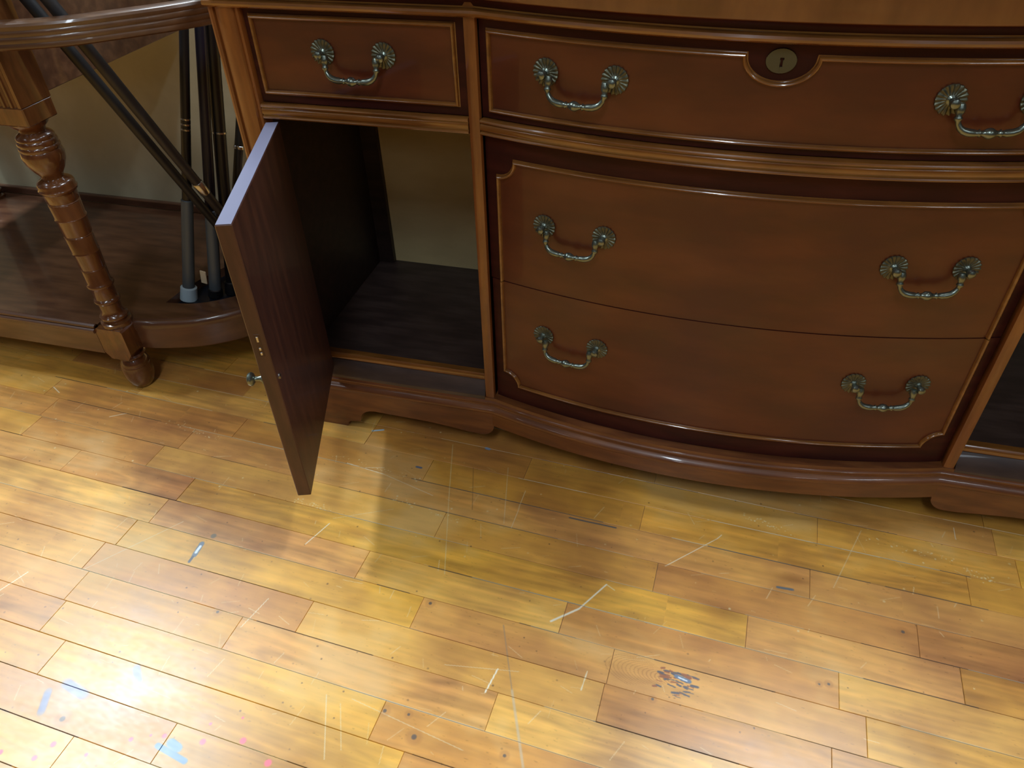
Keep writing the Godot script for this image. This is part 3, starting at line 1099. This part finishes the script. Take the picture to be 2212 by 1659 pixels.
		sweep(st, PackedVector2Array([Vector2(ia, 0.666), Vector2(ib, 0.666), Vector2(ib, 0.770), Vector2(ia, 0.770)]), true, bead_profile(0.0056, 0.0058), face_place(srf))
		put("moulding", st, M.rail, d)
		drop_handle(d, (ia + ib) / 2.0, 0.7265, flat_at(-0.005))
	# --- the long bowed drawer with the keyhole
	var sb := bow_at(-0.007)
	var e := 0.0012
	st = tool()
	panel(st, X0 + 0.0015, X1 - 0.0015, func(_x): return 0.6505, func(_x): return 0.7812, sb, 0.0, 0.02)
	var dr := put("drawer", st, M.border, t)
	var kx := 0.0685
	var kr := 0.0425
	var topc := func(x: float) -> float:
		return 0.7655 - (sqrt(maxf(0.0, 1.0 - pow((x - kx) / kr, 2))) * 0.031 if absf(x - kx) < kr else 0.0)
	var la := -0.3010
	var lb := 0.4330
	var extra := []
	for i in 17:
		extra.append(kx - kr * cos(PI * i / 16.0))
	st = tool()
	panel(st, la, lb, func(_x): return 0.6625, topc, sb, e, 0.001, extra)
	put("field", st, M.field, dr)
	var ol := PackedVector2Array([Vector2(la, 0.6625), Vector2(lb, 0.6625), Vector2(lb, 0.7655)])
	ol.append_array(arc2(Vector2(kx, 0.7655), kr, 0.031, 0, -180, 18))
	ol.append(Vector2(la, 0.7655))
	st = tool()
	sweep(st, divided(ol), true, bead_profile(0.0056, 0.0058), face_place(sb))
	put("moulding", st, M.rail, dr)
	# oval keyhole plate
	var kz := bow(kx) - 0.0066
	st = tool()
	var plate := PackedVector2Array()
	for i in 64:
		var a := TAU * i / 64.0
		var k := 1.0 + 0.014 * cos(a * 32)
		plate.append(Vector2(kx - 0.0006 + cos(a) * 0.0172 * k, 0.7610 + sin(a) * 0.0138 * k))
	var keyhole := PackedVector2Array()
	for i in 11:
		var a := deg_to_rad(-60 + 300.0 * i / 10.0)
		keyhole.append(Vector2(kx + cos(a) * 0.0024, 0.7636 + sin(a) * 0.0024))
	keyhole.append(Vector2(kx - 0.0016, 0.7545))
	keyhole.append(Vector2(kx + 0.0016, 0.7545))
	prism(st, plate, 0.0, 0.0016, face_place(flat_at(kz)), keyhole)
	put("keyhole_plate", st, plain(Color8(92, 90, 68), 0.5, 0.6), dr)
	for x in [-0.172, 0.309]:
		drop_handle(dr, x, 0.7245, bow_at(-0.006))
	# --- the two deep drawers that share one framed panel
	var fa := -0.2955
	var fb := 0.4285
	var fr := 0.0275
	for s in [0, 1]:
		var y0 := 0.3828 if s == 0 else 0.1285
		var y1 := 0.6245 if s == 0 else 0.3821
		var sd := bow_at(-0.0125 if s == 0 else -0.0110)
		st = tool()
		panel(st, X0 + (0.0015 if s == 0 else 0.0035), X1 - 0.0015, func(_x): return y0, func(_x): return y1, sd, 0.0, 0.02)
		var d := put("drawer", st, M.border, t)
		var cut := func(x: float) -> float:
			var dx := minf(x - fa, fb - x)
			return sqrt(maxf(0.0, fr * fr - dx * dx)) if dx < fr else 0.0
		var ex := []
		for i in 9:
			ex.append(fa + fr * sin(PI / 2 * i / 8.0))
			ex.append(fb - fr * sin(PI / 2 * i / 8.0))
		st = tool()
		if s == 0:
			panel(st, fa, fb, func(_x): return y0, func(x): return 0.5895 - cut.call(x), sd, e, 0.001, ex)
		else:
			panel(st, fa, fb, func(x): return 0.1680 + cut.call(x), func(_x): return y1, sd, e, 0.001, ex)
		put("field", st, M.field, d)
		var q := PackedVector2Array()
		if s == 0:
			q.append(Vector2(fa, y0))
			q.append_array(arc2(Vector2(fa, 0.5895), fr, fr, -90, 0, 8))
			for i in range(1, 44):
				q.append(Vector2(lerpf(fa + fr, fb - fr, i / 44.0), 0.5895))
			q.append_array(arc2(Vector2(fb, 0.5895), fr, fr, 180, 270, 8))
			q.append(Vector2(fb, y0))
		else:
			q.append(Vector2(fb, y1))
			q.append_array(arc2(Vector2(fb, 0.1680), fr, fr, 90, 180, 8))
			for i in range(1, 44):
				q.append(Vector2(lerpf(fb - fr, fa + fr, i / 44.0), 0.1680))
			q.append_array(arc2(Vector2(fa, 0.1680), fr, fr, 0, 90, 8))
			q.append(Vector2(fa, y1))
		st = tool()
		sweep(st, q, false, bead_profile(0.0056, 0.0058), face_place(sd))
		put("moulding", st, M.rail, d)
		for x in [-0.1745, 0.3125]:
			drop_handle(d, x, 0.4990 if s == 0 else 0.2970, bow_at(-0.0115 if s == 0 else -0.010))
	# --- the open door
	var dir := Vector3(0.3245, 0, 0.946).normalized()
	var outw := Vector3(-dir.z, 0, dir.x)
	var bs := Basis(dir, Vector3.UP, outw)
	if bs.determinant() < 0:
		bs = Basis(dir, Vector3.UP, -outw)
	var dx := Transform3D(bs, Vector3(-0.6416, 0, 0.0))
	var so := 1.0 if bs.z.dot(outw) > 0 else -1.0
	st = tool()
	bbox(st, Vector3(0.167, 0.3835, 0.0105 * so), Vector3(0.334, 0.477, 0.021), 0.0012)
	var door := put("door", st, M.door, t)
	door.transform = dx
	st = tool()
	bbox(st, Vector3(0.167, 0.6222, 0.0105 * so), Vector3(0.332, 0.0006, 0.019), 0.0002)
	put("top_edge_sheen", st, M.painted_sheen, door).set_meta("label", "pale lilac strip on the top edge, reflected sheen painted in")  # thin added strip; the glossy reflection is put into its colour
	st = tool()
	var rect := PackedVector2Array([Vector2(0.022, 0.165), Vector2(0.312, 0.165), Vector2(0.312, 0.602), Vector2(0.022, 0.602)])
	sweep(st, rect, true, bead_profile(0.0056, 0.0058), func(p: Vector2, h: float) -> Vector3: return Vector3(p.x, p.y, (0.021 + h) * so))
	put("moulding", st, M.rail, door)
	st = tool()
	var ko := along(Vector3(0.3255, 0.3810, 0.0205 * so), Vector3(0.3255, 0.3810, 0.05 * so))
	lathe(st, PackedVector2Array([Vector2(0.0, 0.0), Vector2(0.0075, 0.0), Vector2(0.008, 0.0015), Vector2(0.0045, 0.003), Vector2(0.0032, 0.008), Vector2(0.0036, 0.012), Vector2(0.0085, 0.0145), Vector2(0.0102, 0.0175), Vector2(0.0085, 0.0215), Vector2(0.004, 0.0235), Vector2(0.0, 0.024)]), 18, ko)
	put("knob", st, M.brass, door)
	st = tool()
	lathe(st, PackedVector2Array([Vector2(0.0, 0.0), Vector2(0.0042, 0.0), Vector2(0.0042, 0.0012), Vector2(0.003, 0.0024), Vector2(0.0, 0.0028)]), 14, along(Vector3(0.322, 0.3805, 0.0002 * so), Vector3(0.322, 0.3805, -0.05 * so)))
	put("screw", st, M.steel, door)
	st = tool()
	lo_hi(st, Vector3(0.3335, 0.425, 0.0065), Vector3(0.3344, 0.462, 0.0145), 0.0003) if so > 0 else lo_hi(st, Vector3(0.3335, 0.425, -0.0145), Vector3(0.3344, 0.462, -0.0065), 0.0003)
	put("latch_plate", st, plain(Color8(74, 58, 48), 0.4, 0.6), door)
	for y in [0.430, 0.438, 0.454]:
		st = tool()
		bbox(st, Vector3(0.3346, y, 0.0105 * so), Vector3(0.0012, 0.0045 if y < 0.45 else 0.009, 0.003), 0.0004)
		put("latch_bolt", st, M.steel, door)
	for y in [0.20, 0.56]:
		st = tool()
		lathe(st, PackedVector2Array([Vector2(0.0, -0.025), Vector2(0.0032, -0.025), Vector2(0.0032, 0.025), Vector2(0.0, 0.025)]), 10, Transform3D(Basis(), Vector3(-0.0015, y, 0.019 * so)))
		put("hinge", st, M.brass_dark, door)


func upright(st: SurfaceTool, prof: PackedVector2Array, y0: float, y1: float) -> void:
	prism(st, prof, y0, y1, flat_place(Vector3.ZERO))


# ------------------------------------------------------------------ hall stand
func spline(p: PackedVector2Array, per := 6) -> PackedVector2Array:
	var out := PackedVector2Array()
	for i in p.size() - 1:
		var a := p[maxi(i - 1, 0)]
		var d := p[mini(i + 2, p.size() - 1)]
		for k in per:
			out.append(p[i].cubic_interpolate(p[i + 1], a, d, float(k) / per))
	out.append(p[p.size() - 1])
	return out


func hall_stand() -> void:
	var t := thing("hall_stand", "brown wooden hall stand with turned legs, low shelf and curved reeded rail", "hall stand")
	var mid := -1.50
	var st: SurfaceTool
	# shelf: straight between the legs, with a rounded wing and a drip-pan opening at each end
	var wing := spline(PackedVector2Array([Vector2(-1.107, -0.024), Vector2(-1.065, -0.030), Vector2(-0.983, -0.057), Vector2(-0.918, -0.100), Vector2(-0.860, -0.165), Vector2(-0.815, -0.250), Vector2(-0.790, -0.350), Vector2(-0.785, -0.484)]))
	var hole := spline(PackedVector2Array([Vector2(-1.078, -0.098), Vector2(-1.010, -0.110), Vector2(-0.948, -0.150), Vector2(-0.900, -0.205), Vector2(-0.865, -0.280), Vector2(-0.852, -0.350), Vector2(-0.900, -0.372), Vector2(-0.960, -0.345), Vector2(-1.020, -0.280), Vector2(-1.058, -0.200)]), 4)
	hole.append(Vector2(-1.074, -0.14))
	var o := PackedVector2Array([Vector2(mid, -0.484), Vector2(mid, 0.014), Vector2(-1.170, 0.014), Vector2(-1.170, -0.024)])
	o.append_array(wing)
	var om := PackedVector2Array()
	var hm := PackedVector2Array()
	for q in o:
		om.append(Vector2(2 * mid - q.x, q.y))
	for q in hole:
		hm.append(Vector2(2 * mid - q.x, q.y))
	st = tool()
	prism(st, o, 0.108, 0.166, flat_place(Vector3.ZERO), hole)
	put("shelf", st, M.stand, t)
	st = tool()
	prism(st, om, 0.108, 0.166, flat_place(Vector3.ZERO), hm)
	put("shelf", st, M.stand, t)
	# moulded lip along the straight front, and the rounded nosing of the wings
	st = tool()
	sweep(st, PackedVector2Array([Vector2(-1.83, 0.014), Vector2(-1.170, 0.014)]), false, PackedVector2Array([Vector2(0.0, 0.100), Vector2(0.004, 0.100), Vector2(0.004, 0.1520), Vector2(0.0075, 0.1532), Vector2(0.0092, 0.1560), Vector2(0.0085, 0.1590), Vector2(0.0060, 0.1610), Vector2(0.0022, 0.1618), Vector2(0.0038, 0.1640), Vector2(0.0030, 0.1670), Vector2(0.0, 0.1690), Vector2(-0.0045, 0.1695), Vector2(-0.0075, 0.1675), Vector2(-0.0075, 0.1665), Vector2(-0.0075, 0.100)]), flat_place(Vector3.ZERO))
	put("front_rail", st, M.stand, t)
	for s in [0, 1]:
		var w := wing.duplicate()
		if s == 1:
			for i in w.size():
				w[i].x = 2 * mid - w[i].x
			w.reverse()
		st = tool()
		sweep(st, w, false, PackedVector2Array([Vector2(-0.006, 0.096), Vector2(0.001, 0.096), Vector2(0.003, 0.100), Vector2(0.003, 0.140), Vector2(0.005, 0.146), Vector2(0.0055, 0.153), Vector2(0.004, 0.160), Vector2(0.0005, 0.165), Vector2(-0.006, 0.1675)]), flat_place(Vector3.ZERO))
		put("wing_nosing", st, M.stand, t)
		# drip pan under the opening
		st = tool()
		var h := hole if s == 0 else hm
		prism(st, h, 0.112, 0.146, flat_place(Vector3.ZERO))
		put("drip_pan", st, M.pan, t)
	st = tool()
	lo_hi(st, Vector3(-2.22, 0.166, -0.497), Vector3(-0.785, 0.186, -0.484), 0.002)
	put("back_rail", st, M.stand, t)
	st = tool()
	lo_hi(st, Vector3(-2.24, 0.10, -0.507), Vector3(-0.755, 0.86, -0.497), 0.001)
	put("back_panel", st, M.wall, t)
	# curved reeded rails that hold the sticks
	var rail := spline(PackedVector2Array([Vector2(-1.30, 0.040), Vector2(-1.20, 0.047), Vector2(-1.12, 0.046), Vector2(-1.055, 0.030), Vector2(-0.982, -0.006), Vector2(-0.922, -0.058), Vector2(-0.858, -0.122), Vector2(-0.812, -0.190), Vector2(-0.775, -0.290), Vector2(-0.760, -0.400), Vector2(-0.758, -0.496)]))
	var rp := PackedVector2Array([Vector2(-0.024, 0.714), Vector2(0.000, 0.714), Vector2(0.0035, 0.7165), Vector2(0.0040, 0.7195), Vector2(0.0030, 0.7225), Vector2(0.0026, 0.7238), Vector2(0.0035, 0.7255), Vector2(0.0042, 0.7285), Vector2(0.0035, 0.7315), Vector2(0.0026, 0.7330), Vector2(0.0035, 0.7345), Vector2(0.0042, 0.7375), Vector2(0.0035, 0.7405), Vector2(0.0026, 0.7420), Vector2(0.0035, 0.7440), Vector2(0.0040, 0.7480), Vector2(0.0020, 0.7515), Vector2(-0.003, 0.7530), Vector2(-0.024, 0.7530)])
	for s in [0, 1]:
		var w := rail.duplicate()
		if s == 1:
			for i in w.size():
				w[i].x = 2 * mid - w[i].x
			w.reverse()
		st = tool()
		sweep(st, w, false, rp, flat_place(Vector3.ZERO))
		put("stick_rail", st, M.stick_rail, t)
	# table top between the legs
	st = tool()
	lo_hi(st, Vector3(-1.90, 0.800, -0.490), Vector3(-1.10, 0.824, 0.030), 0.006)
	put("table_top", st, M.stand, t)
	box_part(t, "apron", Vector3(-1.90, 0.700, -0.485), Vector3(-1.10, 0.800, -0.46), M.stand)
	box_part(t, "apron", Vector3(-1.150, 0.615, -0.490), Vector3(-1.132, 0.800, -0.040), M.stand)
	box_part(t, "apron", Vector3(-1.868, 0.615, -0.490), Vector3(-1.850, 0.800, -0.040), M.stand)
	box_part(t, "apron", Vector3(-1.83, 0.720, -0.02), Vector3(-1.17, 0.800, 0.00), M.stand)
	# turned legs: fluted block, bulb, rings, ringed shaft, lower block, foot
	var turned := PackedVector2Array([Vector2(0.0, 0.158), Vector2(0.030, 0.160), Vector2(0.031, 0.166), Vector2(0.030, 0.172), Vector2(0.024, 0.175), Vector2(0.0245, 0.179), Vector2(0.0275, 0.182), Vector2(0.0275, 0.186), Vector2(0.024, 0.189), Vector2(0.0215, 0.194), Vector2(0.0205, 0.200), Vector2(0.021, 0.216), Vector2(0.0245, 0.219), Vector2(0.0255, 0.222), Vector2(0.0245, 0.225), Vector2(0.0215, 0.228), Vector2(0.022, 0.252), Vector2(0.0255, 0.256), Vector2(0.0265, 0.259), Vector2(0.0255, 0.262), Vector2(0.0225, 0.266), Vector2(0.0232, 0.293), Vector2(0.0225, 0.2945), Vector2(0.0232, 0.296), Vector2(0.0225, 0.2975), Vector2(0.0234, 0.299), Vector2(0.0245, 0.330), Vector2(0.0258, 0.333), Vector2(0.0245, 0.336), Vector2(0.0255, 0.366), Vector2(0.0247, 0.3675), Vector2(0.0257, 0.369), Vector2(0.0249, 0.3705), Vector2(0.0259, 0.372), Vector2(0.0270, 0.402), Vector2(0.0285, 0.405), Vector2(0.0270, 0.408), Vector2(0.0280, 0.434), Vector2(0.0272, 0.4355), Vector2(0.0281, 0.437), Vector2(0.0272, 0.4385), Vector2(0.0282, 0.440), Vector2(0.029, 0.456), Vector2(0.0325, 0.459), Vector2(0.0335, 0.463), Vector2(0.0315, 0.467), Vector2(0.0320, 0.472), Vector2(0.0305, 0.476), Vector2(0.0265, 0.479), Vector2(0.0185, 0.483), Vector2(0.0200, 0.490), Vector2(0.0270, 0.500), Vector2(0.0335, 0.514), Vector2(0.0355, 0.526), Vector2(0.0340, 0.534), Vector2(0.0330, 0.536), Vector2(0.0345, 0.539), Vector2(0.0340, 0.543), Vector2(0.0325, 0.545), Vector2(0.0335, 0.549), Vector2(0.0325, 0.553), Vector2(0.0310, 0.555), Vector2(0.0315, 0.559), Vector2(0.0290, 0.563), Vector2(0.0215, 0.568), Vector2(0.0230, 0.574), Vector2(0.0300, 0.580), Vector2(0.0330, 0.586), Vector2(0.0, 0.590)])
	var foot := PackedVector2Array([Vector2(0.0, 0.0), Vector2(0.016, 0.0), Vector2(0.021, 0.003), Vector2(0.027, 0.014), Vector2(0.031, 0.030), Vector2(0.0318, 0.045), Vector2(0.0310, 0.058), Vector2(0.0302, 0.0595), Vector2(0.0306, 0.061), Vector2(0.027, 0.070), Vector2(0.0235, 0.076), Vector2(0.0270, 0.080), Vector2(0.0290, 0.084), Vector2(0.026, 0.088), Vector2(0.0, 0.092)])
	for x in [-1.137, 2 * mid + 1.137]:
		for z in [-0.014, -0.452]:
			if z < -0.1 and x > mid:
				continue
			st = tool()
			var xf := Transform3D(Basis(), Vector3(x, 0, z))
			lathe(st, foot, 28, xf)
			# lower block with canted bottom corners
			prism(st, PackedVector2Array([Vector2(-0.032, 0.160), Vector2(-0.032, 0.104), Vector2(-0.020, 0.088), Vector2(0.020, 0.088), Vector2(0.032, 0.104), Vector2(0.032, 0.160), Vector2(0.029, 0.164), Vector2(-0.029, 0.164)]), -0.032, 0.032, func(p: Vector2, h: float) -> Vector3: return Vector3(x + p.x, p.y, z + h))
			lathe(st, turned, 28, xf)
			# fluted upper block: the front is grooved
			var fl := PackedVector2Array([Vector2(-0.034, 0.034)])
			for k in 4:
				var c := -0.0225 + k * 0.015
				fl.append_array(PackedVector2Array([Vector2(c - 0.0052, 0.034), Vector2(c - 0.0038, 0.0315), Vector2(c, 0.0302), Vector2(c + 0.0038, 0.0315), Vector2(c + 0.0052, 0.034)]))
			fl.append_array(PackedVector2Array([Vector2(0.034, 0.034), Vector2(0.034, -0.034), Vector2(-0.034, -0.034)]))
			prism(st, fl, 0.618, 0.800, flat_place(Vector3(x, 0, z)))
			bbox(st, Vector3(x, 0.602, z), Vector3(0.068, 0.032, 0.068), 0.002)
			put("leg", st, M.leg, t)


# ------------------------------------------------------------------ sticks in the stand
func sticks() -> void:
	var g := "sticks standing in the hall stand"
	# black cane, grey below, with three silver rings
	var a := Vector3(-1.0596, 0.1462, -0.1456)
	var b := Vector3(-0.954, 0.6816, -0.25)
	var t := thing("walking_stick", "leftmost upright stick, black above grey with three silver rings and a pale rubber tip", "walking stick", a, 0, g)
	shaft(t, "lower_shaft", a, b, 0.02, 0.23, 0.0128, 0.0122, M.grey)
	shaft(t, "upper_shaft", a, b, 0.22, 0.80, 0.0098, 0.0078, M.black)
	shaft(t, "rubber_tip", a, b, 0.0, 0.032, 0.0185, 0.0172, M.rubber)
	for y in [0.370, 0.380, 0.390]:
		shaft(t, "ring", a, b, y, y + 0.005, 0.0094, 0.0094, M.steel)
	crook(t, a, b, 0.80, 0.0078, M.black)
	a = Vector3(-1.0070, 0.1462, -0.1688)
	b = Vector3(-0.9347, 0.6774, -0.27)
	t = thing("walking_stick", "upright navy stick with a grey lower tube and a cream tag beside the ringed cane", "walking stick", a, 0, g)
	shaft(t, "lower_shaft", a, b, 0.0, 0.20, 0.0130, 0.0126, M.grey)
	shaft(t, "upper_shaft", a, b, 0.19, 0.80, 0.0112, 0.0088, M.navy)
	shaft(t, "rubber_tip", a, b, -0.0, 0.02, 0.0155, 0.0150, M.black)
	var st := tool()
	bbox(st, Vector3(-0.020, 0.048, 0.004), Vector3(0.014, 0.032, 0.003), 0.001, Transform3D(Basis(Vector3(0, 0, 1), -0.17), Vector3.ZERO))
	put("tag", st, M.ivory, t)
	a = Vector3(-0.9770, 0.1462, -0.1880)
	b = Vector3(-0.9338, 0.67, -0.300)
	t = thing("walking_stick", "thickest upright black stick with a thin silver collar, right of the navy one", "walking stick", a, 0, g)
	shaft(t, "shaft", a, b, 0.0, 0.88, 0.0120, 0.0142, M.black)
	shaft(t, "collar", a, b, 0.345, 0.350, 0.0136, 0.0136, M.steel)
	shaft(t, "rubber_tip", a, b, 0.0, 0.03, 0.0155, 0.0150, M.black)
	a = Vector3(-1.0100, 0.1462, -0.2350)
	b = Vector3(-0.9243, 0.5587, -0.345)
	t = thing("walking_stick", "slim black stick leaning right, nearest the sideboard's left stile", "walking stick", a, 0, g)
	shaft(t, "shaft", a, b, 0.0, 0.72, 0.0078, 0.0105, M.ebony)
	shaft(t, "collar", a, b, 0.30, 0.308, 0.0108, 0.0108, M.steel)
	# two long sticks lying slantwise across the others
	a = Vector3(-0.9012, 0.1462, -0.2552)
	b = Vector3(-1.0012, 0.6744, -0.07)
	t = thing("walking_stick", "upper slanting stick, brownish grey with a silver ferrule, crossing the upright ones", "walking stick", a, 0, g)
	shaft(t, "shaft", a, b, 0.0, 0.98, 0.0088, 0.0108, M.dark_wood)
	shaft(t, "ferrule", a, b, 0.270, 0.300, 0.0104, 0.0104, M.steel)
	a = Vector3(-0.9294, 0.1462, -0.2490)
	b = Vector3(-1.0529, 0.6749, -0.08)
	t = thing("walking_stick", "lower slanting stick, nearly black, just left of the ferruled one", "walking stick", a, 0, g)
	shaft(t, "shaft", a, b, 0.0, 0.98, 0.0085, 0.0108, M.ebony)


func shaft(t: Node3D, called: String, a: Vector3, b: Vector3, d0: float, d1: float, r0: float, r1: float, m: Material) -> void:
	var xf := along(a, b)
	xf.origin = Vector3.ZERO
	var st := tool()
	lathe(st, PackedVector2Array([Vector2(0.0, d0), Vector2(r0 * 0.86, d0), Vector2(r0, d0 + minf(0.002, (d1 - d0) * 0.2)), Vector2(r1, d1 - minf(0.002, (d1 - d0) * 0.2)), Vector2(r1 * 0.86, d1), Vector2(0.0, d1)]), 18, xf)
	put(called, st, m, t)


func crook(t: Node3D, a: Vector3, b: Vector3, d: float, r: float, m: Material) -> void:
	var y := (b - a).normalized()
	var x := y.cross(Vector3(0.3, 0, 1)).normalized()
	var pts := PackedVector3Array()
	var rad := PackedFloat32Array()
	for i in 14:
		var an := PI * i / 13.0
		pts.append(y * (d - 0.004) + x * (0.045 - cos(an) * 0.045) + y * sin(an) * 0.045)
		rad.append(r)
	var st := tool()
	tube(st, pts, rad, 12)
	put("crook", st, m, t)
